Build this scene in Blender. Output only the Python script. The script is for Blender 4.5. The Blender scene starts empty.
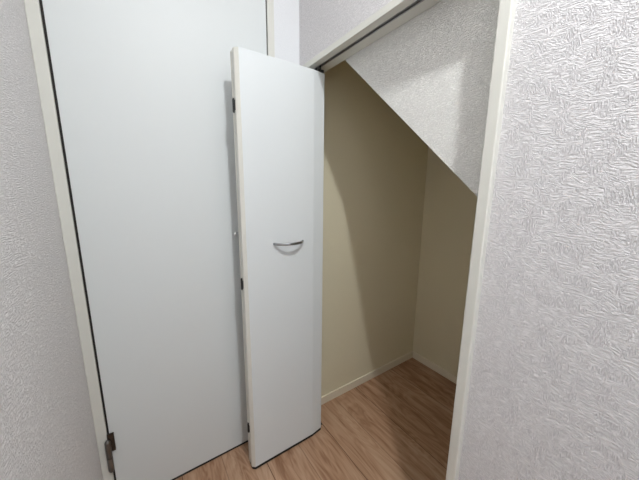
import bpy, bmesh, math, random
from mathutils import Vector, Matrix
random.seed(4)
S = 0.86            # survey units to metres
sc = bpy.context.scene
COL = sc.collection

# ------------------------------------------------------------------ helpers
def box(bm, x0, x1, y0, y1, z0, z1):
    vs = [bm.verts.new((x*S, y*S, z*S)) for x in (x0, x1) for y in (y0, y1) for z in (z0, z1)]
    for f in ((0,1,3,2),(4,6,7,5),(0,4,5,1),(2,3,7,6),(0,2,6,4),(1,5,7,3)):
        bm.faces.new([vs[i] for i in f])

def prism(bm, pts, axis, a0, a1):
    """pts: 2D outline (counter-clockwise or not), extruded along axis 0/1/2 from a0 to a1"""
    def mk(p, a):
        c = list(p); c.insert(axis, a)
        return bm.verts.new(tuple(v*S for v in c))
    A = [mk(p, a0) for p in pts]; B = [mk(p, a1) for p in pts]
    bm.faces.new(A[::-1]); bm.faces.new(B)
    n = len(pts)
    for i in range(n):
        bm.faces.new((A[i], A[(i+1) % n], B[(i+1) % n], B[i]))

def tube(bm, p0, p1, r0, r1=None, n=20, cap=True):
    r1 = r0 if r1 is None else r1
    p0 = Vector(p0)*S; p1 = Vector(p1)*S
    d = (p1-p0).normalized()
    a = d.orthogonal().normalized(); b = d.cross(a)
    A = []; B = []
    for i in range(n):
        t = 2*math.pi*i/n; o = a*math.cos(t)+b*math.sin(t)
        A.append(bm.verts.new(p0+o*r0*S)); B.append(bm.verts.new(p1+o*r1*S))
    for i in range(n):
        bm.faces.new((A[i], A[(i+1) % n], B[(i+1) % n], B[i]))
    if cap:
        bm.faces.new(A[::-1]); bm.faces.new(B)

def sweep(bm, path, prof):
    """path: list of (point, side vector, up vector, half width, half thick); superellipse section"""
    rings = []
    for c, s, u, hw, ht in path:
        r = []
        for i in range(prof):
            t = 2*math.pi*i/prof
            ct, st = math.cos(t), math.sin(t)
            x = math.copysign(abs(ct)**0.5, ct)*hw; y = math.copysign(abs(st)**0.5, st)*ht
            r.append(bm.verts.new((Vector(c)+Vector(s)*x+Vector(u)*y)*S))
        rings.append(r)
    for a, b in zip(rings, rings[1:]):
        for i in range(prof):
            bm.faces.new((a[i], a[(i+1) % prof], b[(i+1) % prof], b[i]))
    bm.faces.new(rings[0][::-1]); bm.faces.new(rings[-1])

def obj(name, bm, m, parent=None, bevel=0, smooth=False, seg=2):
    bmesh.ops.recalc_face_normals(bm, faces=bm.faces[:])
    me = bpy.data.meshes.new(name); bm.to_mesh(me); bm.free()
    o = bpy.data.objects.new(name, me); COL.objects.link(o)
    me.materials.append(m)
    if smooth:
        for p in me.polygons: p.use_smooth = True
    if bevel:
        b = o.modifiers.new('bevel', 'BEVEL'); b.width = bevel*S; b.segments = seg
        b.limit_method = 'ANGLE'; b.angle_limit = math.radians(40)
        b.harden_normals = False
    if parent is not None:
        o.parent = parent
        o.matrix_parent_inverse = Matrix.Translation(-parent.location)
    return o

def empty(name, loc):
    o = bpy.data.objects.new(name, None); COL.objects.link(o)
    o.location = Vector(loc)*S; o.empty_display_size = .05
    return o

def tag(o, label, cat, kind=None, group=None):
    o['label'] = label; o['category'] = cat
    if kind: o['kind'] = kind
    if group: o['group'] = group
    return o

# ------------------------------------------------------------------ materials
def new_mat(name):
    m = bpy.data.materials.new(name); m.use_nodes = True
    nt = m.node_tree; b = nt.nodes['Principled BSDF']
    return m, nt, b

def srgb(r, g, b):
    f = lambda c: (c/255/12.92) if c/255 <= .04045 else ((c/255+.055)/1.055)**2.4
    return (f(r), f(g), f(b), 1)

def plain(name, col, rough=.5, metal=0, spec=.5, mottling=0, bump=0, bscale=200):
    m, nt, b = new_mat(name)
    b.inputs['Base Color'].default_value = col
    b.inputs['Roughness'].default_value = rough
    b.inputs['Metallic'].default_value = metal
    b.inputs['Specular IOR Level'].default_value = spec
    tc = nt.nodes.new('ShaderNodeTexCoord')
    n = nt.nodes.new('ShaderNodeTexNoise'); n.inputs['Scale'].default_value = bscale
    nt.links.new(tc.outputs['Object'], n.inputs['Vector'])
    mr = nt.nodes.new('ShaderNodeMapRange')
    mr.inputs['To Min'].default_value = max(rough-.04, 0); mr.inputs['To Max'].default_value = rough+.04
    nt.links.new(n.outputs['Fac'], mr.inputs['Value']); nt.links.new(mr.outputs[0], b.inputs['Roughness'])
    if bump:
        bu = nt.nodes.new('ShaderNodeBump'); bu.inputs['Strength'].default_value = bump
        bu.inputs['Distance'].default_value = .001
        nt.links.new(n.outputs['Fac'], bu.inputs['Height']); nt.links.new(bu.outputs[0], b.inputs['Normal'])
    return m

def wallpaper(name, axis, col, strength, dist, scale=1.0, contrast=.0):
    """embossed vinyl wallpaper: short strokes in crossing directions. axis = normal axis of the wall (0 or 1)"""
    m, nt, b = new_mat(name)
    N = nt.nodes; L = nt.links
    b.inputs['Roughness'].default_value = .72
    b.inputs['Specular IOR Level'].default_value = .3
    tc = N.new('ShaderNodeTexCoord')
    sep = N.new('ShaderNodeSeparateXYZ'); L.new(tc.outputs['Object'], sep.inputs[0])
    com = N.new('ShaderNodeCombineXYZ')
    L.new(sep.outputs[1 if axis == 0 else 0], com.inputs[0]); L.new(sep.outputs[2], com.inputs[1])
    def strokes(ang, sx, sy, seed):
        mp = N.new('ShaderNodeMapping'); mp.inputs['Rotation'].default_value = (0, 0, ang)
        mp.vector_type = 'TEXTURE'
        mp.inputs['Scale'].default_value = (1/(sx*scale), 1/(sy*scale), 1)
        mp.inputs['Location'].default_value = (seed, seed*.7, 0)
        L.new(com.outputs[0], mp.inputs['Vector'])
        n = N.new('ShaderNodeTexNoise'); n.noise_dimensions = '2D'
        n.inputs['Scale'].default_value = 1; n.inputs['Detail'].default_value = 2.5
        n.inputs['Distortion'].default_value = .05
        L.new(mp.outputs[0], n.inputs['Vector'])
        r = N.new('ShaderNodeValToRGB'); r.color_ramp.elements[0].position = .42; r.color_ramp.elements[1].position = .6
        L.new(n.outputs['Fac'], r.inputs[0])
        return r.outputs[0]
    h1 = strokes(.04, 55, 360, 1.3)       # long lines along the wall
    h2 = strokes(1.5, 110, 420, 4.1)     # short uprights
    h3 = strokes(.5, 90, 380, 9.7)
    mask = N.new('ShaderNodeTexNoise'); mask.noise_dimensions = '2D'; mask.inputs['Scale'].default_value = 34*scale
    mask.inputs['Detail'].default_value = 2
    L.new(com.outputs[0], mask.inputs['Vector'])
    mr = N.new('ShaderNodeValToRGB'); mr.color_ramp.elements[0].position = .46; mr.color_ramp.elements[1].position = .56
    L.new(mask.outputs['Fac'], mr.inputs[0])
    mask2 = N.new('ShaderNodeTexNoise'); mask2.noise_dimensions = '2D'; mask2.inputs['Scale'].default_value = 33*scale
    mp2 = N.new('ShaderNodeMapping'); mp2.inputs['Location'].default_value = (5, 8, 0)
    L.new(com.outputs[0], mp2.inputs['Vector']); L.new(mp2.outputs[0], mask2.inputs['Vector'])
    mr2 = N.new('ShaderNodeValToRGB'); mr2.color_ramp.elements[0].position = .56; mr2.color_ramp.elements[1].position = .64
    L.new(mask2.outputs['Fac'], mr2.inputs[0])
    def mix(f, a, c):
        x = N.new('ShaderNodeMix'); x.data_type = 'RGBA'
        L.new(f, x.inputs['Factor']); L.new(a, x.inputs['A']); L.new(c, x.inputs['B']); return x.outputs['Result']
    h = mix(mr2.outputs[0], mix(mr.outputs[0], h1, h2), h3)
    fine = N.new('ShaderNodeTexNoise'); fine.noise_dimensions = '2D'; fine.inputs['Scale'].default_value = 330*scale
    L.new(com.outputs[0], fine.inputs['Vector'])
    add = N.new('ShaderNodeMath'); add.operation = 'MULTIPLY_ADD'; add.inputs[1].default_value = .7
    L.new(fine.outputs['Fac'], add.inputs[0]); L.new(h, add.inputs[2])
    bu = N.new('ShaderNodeBump'); bu.inputs['Strength'].default_value = strength; bu.inputs['Distance'].default_value = dist
    L.new(add.outputs[0], bu.inputs['Height']); L.new(bu.outputs[0], b.inputs['Normal'])
    b.inputs['Base Color'].default_value = col
    if contrast:  # darkens base colour in low spots, painting relief shading into it
        c = N.new('ShaderNodeMix'); c.data_type = 'RGBA'
        c.inputs['A'].default_value = tuple(v*(1-contrast) for v in col[:3])+(1,); c.inputs['B'].default_value = col
        fr = N.new('ShaderNodeMapRange'); fr.inputs['From Min'].default_value = .35; fr.inputs['From Max'].default_value = 1.3
        L.new(add.outputs[0], fr.inputs['Value']); L.new(fr.outputs[0], c.inputs['Factor']); L.new(c.outputs['Result'], b.inputs['Base Color'])
    return m

def floor_mat():
    m, nt, b = new_mat('oak_floor')
    N = nt.nodes; L = nt.links
    tc = N.new('ShaderNodeTexCoord'); sep = N.new('ShaderNodeSeparateXYZ'); L.new(tc.outputs['Object'], sep.inputs[0])
    W = .1945*S; X0 = .0735*S
    def math_(op, a, c=None, d=None):
        n = N.new('ShaderNodeMath'); n.operation = op
        for i, v in enumerate((a, c, d)):
            if v is None: continue
            if isinstance(v, (int, float)): n.inputs[i].default_value = v
            else: L.new(v, n.inputs[i])
        return n.outputs[0]
    u = math_('DIVIDE', math_('SUBTRACT', sep.outputs[0], X0), W)
    k = math_('FLOOR', u); fr = math_('SUBTRACT', u, k)
    d = math_('MINIMUM', fr, math_('SUBTRACT', 1, fr))            # distance to seam in widths
    seam = N.new('ShaderNodeMapRange'); seam.inputs['From Min'].default_value = .004; seam.inputs['From Max'].default_value = .013
    L.new(d, seam.inputs['Value'])
    # every second seam is a printed one, fainter
    odd = math_('ABSOLUTE', math_('MODULO', math_('ROUND', u), 2))
    seamf = math_('MAXIMUM', seam.outputs[0], math_('MULTIPLY', odd, .55))
    # end joints
    wn = N.new('ShaderNodeTexWhiteNoise'); wn.noise_dimensions = '1D'; L.new(k, wn.inputs['W'])
    v = math_('DIVIDE', math_('ADD', sep.outputs[1], math_('ADD', math_('MULTIPLY', wn.outputs['Value'], 1.1), 5)), 7)
    kv = math_('FLOOR', v); fv = math_('SUBTRACT', v, kv)
    dv = math_('MINIMUM', fv, math_('SUBTRACT', 1, fv))
    s2 = N.new('ShaderNodeMapRange'); s2.inputs['From Min'].default_value = .0002; s2.inputs['From Max'].default_value = .0006
    L.new(dv, s2.inputs['Value'])
    seamf = math_('MINIMUM', seamf, s2.outputs[0])
    pid = N.new('ShaderNodeCombineXYZ'); L.new(k, pid.inputs[0]); L.new(kv, pid.inputs[1])
    wn2 = N.new('ShaderNodeTexWhiteNoise'); wn2.noise_dimensions = '3D'; L.new(pid.outputs[0], wn2.inputs['Vector'])
    # grain coordinates, shifted per plank
    off = N.new('ShaderNodeVectorMath'); off.operation = 'SCALE'; off.inputs['Scale'].default_value = 7
    L.new(wn2.outputs['Color'], off.inputs[0])
    addv = N.new('ShaderNodeVectorMath'); L.new(tc.outputs['Object'], addv.inputs[0]); L.new(off.outputs[0], addv.inputs[1])
    mp = N.new('ShaderNodeMapping'); mp.inputs['Scale'].default_value = (26, 2.2, 1); L.new(addv.outputs[0], mp.inputs['Vector'])
    g = N.new('ShaderNodeTexNoise'); g.inputs['Scale'].default_value = 1.0; g.inputs['Detail'].default_value = 6
    g.inputs['Distortion'].default_value = .9; L.new(mp.outputs[0], g.inputs['Vector'])
    mp3 = N.new('ShaderNodeMapping'); mp3.inputs['Scale'].default_value = (9, 1.9, 1); L.new(addv.outputs[0], mp3.inputs['Vector'])
    big = N.new('ShaderNodeTexNoise'); big.inputs['Scale'].default_value = 1.0; big.inputs['Detail'].default_value = 3
    big.inputs['Distortion'].default_value = 1.6
    L.new(mp3.outputs[0], big.inputs['Vector'])
    # cathedral rings
    wv = N.new('ShaderNodeMath'); wv.operation = 'SINE'
    L.new(math_('MULTIPLY', big.outputs['Fac'], 48), wv.inputs[0])
    mp4 = N.new('ShaderNodeMapping'); mp4.inputs['Scale'].default_value = (150, 6, 1); L.new(addv.outputs[0], mp4.inputs['Vector'])
    fine = N.new('ShaderNodeTexNoise'); fine.inputs['Scale'].default_value = 1; fine.inputs['Detail'].default_value = 2
    L.new(mp4.outputs[0], fine.inputs['Vector'])
    t = math_('ADD', math_('MULTIPLY', g.outputs['Fac'], .75), math_('MULTIPLY', wv.outputs[0], .075))
    t = math_('ADD', t, math_('MULTIPLY', fine.outputs['Fac'], .3))
    t = math_('ADD', t, math_('MULTIPLY', math_('SUBTRACT', wn2.outputs['Value'], .5), .16))
    cr = N.new('ShaderNodeValToRGB'); e = cr.color_ramp.elements
    e[0].position = .3; e[0].color = srgb(*FL[0]); e[1].position = .72; e[1].color = srgb(*FL[2])
    x = e.new(.5); x.color = srgb(*FL[1])
    L.new(t, cr.inputs[0])
    mx = N.new('ShaderNodeMix'); mx.data_type = 'RGBA'; mx.inputs['A'].default_value = srgb(92, 62, 42)
    L.new(seamf, mx.inputs['Factor']); L.new(cr.outputs[0], mx.inputs['B'])
    L.new(mx.outputs['Result'], b.inputs['Base Color'])
    b.inputs['Roughness'].default_value = .42; b.inputs['Specular IOR Level'].default_value = .35
    bu = N.new('ShaderNodeBump'); bu.inputs['Strength'].default_value = .25; bu.inputs['Distance'].default_value = .001
    L.new(seamf, bu.inputs['Height']); L.new(bu.outputs[0], b.inputs['Normal'])
    return m

FL = ((144, 106, 79), (175, 139, 111), (192, 160, 133))
WHITE = (.87, .85, .845, 1)
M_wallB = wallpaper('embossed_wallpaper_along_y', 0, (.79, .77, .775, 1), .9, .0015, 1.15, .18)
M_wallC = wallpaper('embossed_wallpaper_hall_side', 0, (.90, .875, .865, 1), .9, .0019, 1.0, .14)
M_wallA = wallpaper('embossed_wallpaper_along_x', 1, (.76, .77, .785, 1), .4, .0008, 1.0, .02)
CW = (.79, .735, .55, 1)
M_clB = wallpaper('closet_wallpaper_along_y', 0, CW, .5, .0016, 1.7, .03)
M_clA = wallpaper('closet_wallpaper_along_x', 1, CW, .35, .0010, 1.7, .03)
M_soff = wallpaper('stair_side_wallpaper', 0, (.92, .91, .87, 1), .9, .0022, 1.2, .12)
M_door = plain('white_door_sheet', (.70, .73, .735, 1), .42, spec=.25, bump=.03, bscale=60)
M_doorA = plain('white_room_door_sheet', (.67, .695, .69, 1), .45, spec=.25, bump=.03, bscale=60)
M_edge = plain('cream_edge_tape', (.70, .69, .63, 1), .45)
M_trim = plain('off_white_trim', (.66, .655, .60, 1), .42)
M_base = plain('baseboard_white', (.80, .74, .60, 1), .45)
M_black = plain('black_plastic', (.012, .012, .012, 1), .5)
M_dark = plain('dark_gap_shade', (.02, .017, .015, 1), .8)  # near-black colour standing in for shade inside gaps
M_rail = plain('aluminium_track', (.42, .42, .42, 1), .4, metal=.9)
M_chrome = plain('satin_chrome', (.40, .41, .42, 1), .34, metal=1)
M_steel = plain('brushed_steel_hinge', (.20, .19, .18, 1), .38, metal=1)
M_bronze = plain('dark_bronze_leaf', (.05, .036, .026, 1), .45, metal=.6)
M_ceil = plain('ceiling_paper', (.82, .81, .80, 1), .8, bump=.3, bscale=300)
M_floor = floor_mat()

# ------------------------------------------------------------------ room shell
def struct(name, bm, m, label, cat, **k):
    return tag(obj(name, bm, m, **k), label, cat, 'structure')

CZ = 2.91                       # hall ceiling height
XC = -1.003                     # left wall face
YE = -3.3                       # hall end
bm = bmesh.new(); box(bm, -1.12, 1.26, -3.42, .13, -.06, 0)
struct('floor', bm, M_floor, 'pale oak plank floor running from the hall into the closet', 'floor')
bm = bmesh.new(); box(bm, -1.12, .0, -3.42, .13, CZ, CZ+.08)
struct('ceiling', bm, M_ceil, 'white papered hall ceiling above the doors', 'ceiling')

# wall_back: door wall, continues as the closet's side wall.  Door opening x -0.966..-0.175, top 2.40
bm = bmesh.new()
box(bm, -.140, .0, 0, .12, 0, CZ)
box(bm, -1.003, -.14, 0, .12, 2.44, CZ)
box(bm, -1.003, -.14, .07, .12, 0, 2.44)
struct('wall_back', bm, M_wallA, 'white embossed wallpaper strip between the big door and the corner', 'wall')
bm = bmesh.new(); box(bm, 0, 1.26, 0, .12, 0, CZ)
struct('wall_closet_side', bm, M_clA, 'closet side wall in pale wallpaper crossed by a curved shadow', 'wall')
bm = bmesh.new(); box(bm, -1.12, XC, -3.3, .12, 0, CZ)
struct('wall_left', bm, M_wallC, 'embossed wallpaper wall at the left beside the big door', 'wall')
# wall_right with the closet opening y -0.982..-0.05, z < 2.05
bm = bmesh.new()
box(bm, 0, .07, -3.3, -.990, 0, CZ)
box(bm, 0, .07, -.990, 0, 2.045, CZ)
box(bm, 0, .07, -.05, 0, 0, 2.045)
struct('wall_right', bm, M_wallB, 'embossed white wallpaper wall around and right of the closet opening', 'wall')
bm = bmesh.new()
box(bm, -1.12, -.85, YE-.1, YE, 0, CZ); box(bm, -.08, .07, YE-.1, YE, 0, CZ)
box(bm, -.85, -.08, YE-.1, YE, 2.35, CZ); box(bm, -.85, -.08, YE-.1, YE, 0, .9)
struct('wall_front', bm, M_wallA, 'wallpapered wall with an added window at the far end of the hall', 'wall')
# unseen window, added at the hall end to carry the bluish light
w = empty('added_window_1', (-.465, YE, .9)); tag(w, 'unseen white framed window added at the far end of the hall', 'window', 'structure')
bm = bmesh.new()
box(bm, -.85, -.81, YE-.08, YE+.01, .9, 2.35); box(bm, -.12, -.08, YE-.08, YE+.01, .9, 2.35)
box(bm, -.81, -.12, YE-.08, YE+.01, .9, .94); box(bm, -.81, -.12, YE-.08, YE+.01, 2.31, 2.35)
box(bm, -.81, -.12, YE-.05, YE-.02, 1.6, 1.63)
obj('window_frame', bm, M_trim, w, bevel=.003)

# closet inside
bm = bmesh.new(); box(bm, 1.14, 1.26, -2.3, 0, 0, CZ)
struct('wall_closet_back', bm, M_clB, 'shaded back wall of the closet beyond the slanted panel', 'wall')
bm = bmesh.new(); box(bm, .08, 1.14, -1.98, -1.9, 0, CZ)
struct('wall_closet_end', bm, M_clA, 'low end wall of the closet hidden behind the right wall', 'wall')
# stair side panel: vertical, slanted lower edge
def edge_z(y): return 2.022+(y+.284)*.925
PX = .0795
bm = bmesh.new()
prism(bm, [(-.03, CZ), (-1.9, CZ), (-1.9, edge_z(-1.9)), (-.03, edge_z(-.03))], 0, PX, PX+.022)
struct('wall_stair_side', bm, M_soff, 'white papered triangular stair side panel with slanted lower edge', 'wall')
bm = bmesh.new()
ex = .04
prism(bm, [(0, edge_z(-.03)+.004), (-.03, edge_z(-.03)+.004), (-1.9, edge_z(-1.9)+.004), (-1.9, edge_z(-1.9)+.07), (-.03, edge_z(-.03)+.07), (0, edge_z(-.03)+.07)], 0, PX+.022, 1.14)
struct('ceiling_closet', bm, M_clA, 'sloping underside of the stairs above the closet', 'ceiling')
# baseboards
def baseb(name, label, x0, x1, y0, y1):
    bm = bmesh.new(); box(bm, x0, x1, y0, y1, 0, .0585)
    ax = abs(x1-x0) > abs(y1-y0)
    return struct(name, bm, M_base, label, 'baseboard', bevel=.0025)
baseb('baseboard_closet_side', 'white baseboard along the closet side wall left of the inner corner', .08, 1.14, -.011, 0)
baseb('baseboard_closet_back', 'white baseboard along the shaded closet back wall', 1.129, 1.14, -1.9, -.011)
baseb('baseboard_left', 'white baseboard along the left hall wall', XC, XC+.011, -3.3, -.03)
baseb('baseboard_right', 'white baseboard along the right hall wall', -.011, 0, -3.3, -1.001)
baseb('baseboard_corner', 'short white baseboard between the big door and the corner', -.14, 0, -.011, 0)

# ------------------------------------------------------------------ closet opening trim
t = empty('trim_1', (0, -.5, 0)); tag(t, 'cream frame with sliding track around the closet opening', 'door frame', 'structure')
bm = bmesh.new()
# header: front board, then rear board, slot for the track between
box(bm, -.02, .013, -.998, -.03, 2.030, 2.056)
box(bm, .030, .0785, -.998, -.03, 2.030, 2.056)
box(bm, .0, .0785, -.998, -.03, 2.044, 2.056)
obj('header_casing', bm, M_trim, t, bevel=.0015)
bm = bmesh.new()
box(bm, .0132, .0155, -.966, -.084, 2.029, 2.044)
box(bm, .0245, .030, -.966, -.084, 2.029, 2.044)
obj('door_track', bm, M_rail, t)
bm = bmesh.new(); box(bm, .0155, .0245, -.966, -.084, 2.036, 2.0435)
obj('track_channel', bm, M_dark, t)
bm = bmesh.new(); box(bm, -.02, .0785, -.998, -.968, 0, 2.030)
o = obj('side_casing', bm, M_trim, t, bevel=.004, seg=3)
bm = bmesh.new(); box(bm, -.02, .0785, -.082, -.052, 0, 2.030)
o = obj('side_casing', bm, M_trim, t, bevel=.004, seg=3)

# ------------------------------------------------------------------ bifold door
bf = empty('bifold_door', (-.175, -.142, 0))
tag(bf, 'white folding closet door standing folded open, with a bow handle and black hinges', 'closet door', 'thing')
zb, zt = .017, 2.0
def leaf(pts, name='door_panel'):
    bm = bmesh.new(); prism(bm, pts, 2, zb, zt)
    return obj(name, bm, M_door, bf, bevel=.0016)
# both leaves have a steep chamfer on the folding edge and a shallow one on the far stile
p2 = leaf([(-.379, -.178), (-.3935, -.165), (-.3935, -.147), (.043, -.147), (.043, -.167), (-.024, -.178)])
p1 = leaf([(-.393, -.1405), (-.393, -.120), (-.379, -.1095), (.036, -.1095), (.036, -.1405)])
def tape(pts, par):
    bm = bmesh.new(); prism(bm, pts, 2, zb+.001, zt-.001)
    obj('edge_band', bm, M_edge, par)
tape([(-.3795, -.1786), (-.3945, -.1653), (-.3945, -.1480), (-.3930, -.1480), (-.3930, -.1646), (-.3785, -.1776)], p2)
tape([(-.3940, -.1395), (-.3940, -.1198), (-.3800, -.1089), (-.3790, -.1099), (-.3925, -.1203), (-.3925, -.1395)], p1)
# near-black strips painting the gap shade under both leaves
for y0, y1, par in ((-.1765, -.1485, p2), (-.139, -.111, p1)):
    bm = bmesh.new(); prism(bm, [(-.379, y0), (-.3915, y0+.012), (-.3915, y1), (.041, y1), (.041, y0+.009), (-.024, y0)] if par is p2 else [(-.391, y0), (-.391, y1-.010), (-.379, y1), (.034, y1), (.034, y0)], 2, .002, zb)
    obj('bottom_gap_shade', bm, M_dark, par)
# handle: flat bow
hd = bmesh.new()
n = 22; cx, cz, hw = -.168, 1.197, .078
path = []
for i in range(n+1):
    s = -1+2*i/n
    x = cx+hw*s
    depth = .046*max(0, 1-abs(s)**2.2)**.75
    zz = cz
    path.append(((x, -.178-depth+.001, zz), (0, 0, 1), None, .0058, .0050))
pts = [Vector(a[0]) for a in path]
full = []
for i, a in enumerate(path):
    tn = (pts[min(i+1, n)]-pts[max(i-1, 0)]).normalized()
    up = tn.cross(Vector((0, 0, 1))).normalized()
    full.append((a[0], (0, 0, 1), tuple(up), a[3], a[4]))
sweep(hd, full, 16)
obj('handle', hd, M_chrome, p2, smooth=True)
# butt hinges on the folding edge
for zc in (1.789, 1.017, .240):
    h = bmesh.new()
    tube(h, (-.3972, -.1438, zc-.024), (-.3972, -.1438, zc+.024), .0045, n=14)
    box(h, -.3962, -.3935, -.158, -.130, zc-.019, zc+.019)
    tube(h, (-.3972, -.1438, zc+.024), (-.3972, -.1438, zc+.029), .0040, .002, n=14)
    tube(h, (-.3972, -.1438, zc-.029), (-.3972, -.1438, zc-.024), .002, .0040, n=14)
    obj('hinge', h, M_black, bf)
# guide pin of the leading leaf, riding in the track
h = bmesh.new()
tube(h, (.020, -.1625, zt), (.020, -.1625, 2.034), .0040, n=14)
box(h, .004, .034, -.173, -.152, zt, zt+.012)
obj('guide_pin', h, M_black, bf)
h = bmesh.new(); tube(h, (.020, -.125, zt), (.020, -.125, 2.034), .004, n=14); box(h, .004, .034, -.135, -.115, zt, zt+.012)
obj('pivot_pin', h, M_black, bf)
h = bmesh.new(); tube(h, (.020, -.125, 0.0), (.020, -.125, zb), .005, n=14); box(h, .0, .07, -.14, -.084, 0, .004)
obj('floor_pivot', h, M_black, bf)

# ------------------------------------------------------------------ big room door
d = empty('door_1', (-.57, 0, 0)); tag(d, 'large white room door closed at the left, steel hinge near its foot', 'door', 'structure')
bm = bmesh.new(); box(bm, -.9595, -.1800, .0, .036, .013, 2.395)
obj('door_panel', bm, M_doorA, d, bevel=.0012)
bm = bmesh.new(); box(bm, -.9590, -.1805, .001, .034, .001, .0129)
obj('bottom_gap_shade', bm, M_dark, d)  # near-black strip painting the shade under the door
fr = bmesh.new()
box(fr, -1.003, -.9675, -.003, .07, 0, 2.44)
box(fr, -.1742, -.140, -.003, .07, 0, 2.44)
box(fr, -.9675, -.1742, -.003, .07, 2.402, 2.44)
obj('door_frame', fr, M_trim, d, bevel=.002)
bm = bmesh.new()
box(bm, -.9675, -.950, .040, .070, 0, 2.402); box(bm, -.19, -.1742, .040, .07, 0, 2.402); box(bm, -.95, -.19, .040, .07, 2.385, 2.402)
obj('door_stop', bm, M_dark, d)  # stop coloured near-black so the gap reads as deep shade
bm = bmesh.new()
box(bm, -.9675, -.9596, .007, .036, .003, 2.402); box(bm, -.1799, -.1742, .007, .036, .003, 2.402); box(bm, -.9596, -.1799, .007, .036, 2.3951, 2.402)
obj('door_gap_shade', bm, M_dark, d)  # near-black strips painting the shade in the door gap
# pivot-style hinge
hx, hy = -.9680, -.013
bm = bmesh.new()
tube(bm, (hx, hy, .232), (hx, hy, .296), .0105, n=20)
tube(bm, (hx, hy, .222), (hx, hy, .232), .006, .0105, n=20)
tube(bm, (hx, hy, .2985), (hx, hy, .375), .0105, n=20)
tube(bm, (hx, hy, .375), (hx, hy, .383), .0105, .005, n=20)
h = obj('hinge', bm, M_steel, d, bevel=.0012)
bm = bmesh.new(); box(bm, -.968, -.944, -.009, -.001, .318, .405)
obj('door_leaf', bm, M_bronze, h, bevel=.001)
bm = bmesh.new(); box(bm, -.979, -.968, -.0055, -.002, .235, .294)
obj('frame_leaf', bm, M_steel, h, bevel=.001)
# lever
bm = bmesh.new()
tube(bm, (-.245, 0, 1.24), (-.245, -.008, 1.24), .027, .027, n=32)
tube(bm, (-.245, -.008, 1.24), (-.245, -.052, 1.24), .0095, n=20)
sweep(bm, [((-.236, -.056, 1.24), (0, 0, 1), (0, 1, 0), .010, .008), ((-.27, -.058, 1.24), (0, 0, 1), (0, 1, 0), .0105, .008),
           ((-.33, -.060, 1.24), (0, 0, 1), (0, 1, 0), .0095, .007), ((-.389, -.060, 1.241), (0, 0, 1), (0, 1, 0), .0085, .007),
           ((-.396, -.0595, 1.241), (0, 0, 1), (0, 1, 0), .006, .005)], 16)
obj('door_handle', bm, plain('polished_lever', (.8, .8, .8, 1), .2, metal=1), d, smooth=False, bevel=.0005)

# ------------------------------------------------------------------ ceiling downlight (above the frame)
LX, LY = -.43, -1.53
cl = empty('ceiling_light', (LX, LY, CZ)); tag(cl, 'round recessed downlight in the hall ceiling before the closet', 'ceiling light')
bm = bmesh.new()
n = 40; prof = [(.062, 0), (.074, -.002), (.078, -.006), (.074, -.010), (.060, -.010), (.056, -.004)]
rings = [[bm.verts.new(((LX+r*math.cos(2*math.pi*i/n))*S, (LY+r*math.sin(2*math.pi*i/n))*S, (CZ+z)*S)) for i in range(n)] for r, z in prof]
for a, b_ in zip(rings, rings[1:]+rings[:1]):
    for i in range(n): bm.faces.new((a[i], a[(i+1) % n], b_[(i+1) % n], b_[i]))
obj('trim_ring', bm, M_trim, cl, smooth=True)
me, nt, b = new_mat('lit_diffuser'); b.inputs['Base Color'].default_value = (.8, .8, .8, 1)
b.inputs['Emission Color'].default_value = (1, .96, .9, 1); b.inputs['Emission Strength'].default_value = 2
bm = bmesh.new(); tube(bm, (LX, LY, CZ-.004), (LX, LY, CZ-.0005), .0555, n=40)
obj('diffuser', bm, me, cl)

# ------------------------------------------------------------------ lights
def area(name, loc, rot, size, power, col, shape='DISK', sy=None, spread=None):
    l = bpy.data.lights.new(name, 'AREA'); l.shape = shape; l.size = size*S
    if sy: l.size_y = sy*S
    l.energy = power; l.color = col
    if spread: l.spread = spread
    o = bpy.data.objects.new(name, l); COL.objects.link(o)
    o.location = Vector(loc)*S; o.rotation_euler = rot
    return o
LC = (.955, .985, 1.0)
area('downlight_lamp', (LX, LY, CZ-.045), (0, 0, 0), .085, 14.2, LC)
lp = bpy.data.lights.new('downlight_glow', 'POINT'); lp.energy = 10.2; lp.color = LC; lp.shadow_soft_size = .038*S
lo = bpy.data.objects.new('downlight_glow', lp); COL.objects.link(lo); lo.location = Vector((LX, LY, CZ-.050))*S
area('added_hall_daylight', (-.465, YE-.15, 1.65), (math.radians(90), 0, 0), .75, 7, (.80, .90, 1.0), 'RECTANGLE', 1.4)  # bluish light added outside the unseen hall window

wd = bpy.data.worlds.new('world'); sc.world = wd; wd.use_nodes = True
bg = wd.node_tree.nodes['Background']; bg.inputs[0].default_value = (.75, .87, 1, 1); bg.inputs[1].default_value = .3

# ------------------------------------------------------------------ camera
f, pitch, roll, yaw = 270.1, math.radians(10.419), math.radians(.4776), math.radians(55.85)
fw = Vector((math.cos(yaw)*math.cos(pitch), math.sin(yaw)*math.cos(pitch), -math.sin(pitch)))
r = Vector((math.sin(yaw), -math.cos(yaw), 0)); u = r.cross(fw)
r2 = r*math.cos(roll)+u*math.sin(roll); u2 = u*math.cos(roll)-r*math.sin(roll)
cam = bpy.data.cameras.new('camera'); co = bpy.data.objects.new('camera', cam); COL.objects.link(co)
mw = Matrix((r2, u2, -fw)).transposed().to_4x4(); mw.translation = Vector((-.7713, -1.3346, 1.448))*S
co.matrix_world = mw
cam.sensor_width = 36; cam.lens = f*36/639; cam.clip_start = .01
sc.camera = co
vs = sc.view_settings; vs.view_transform = 'Standard'; vs.look = 'None'; vs.gamma = 1; vs.exposure = 0.07; vs.use_curve_mapping = False
sc.cycles.max_bounces = 10; sc.cycles.diffuse_bounces = 6
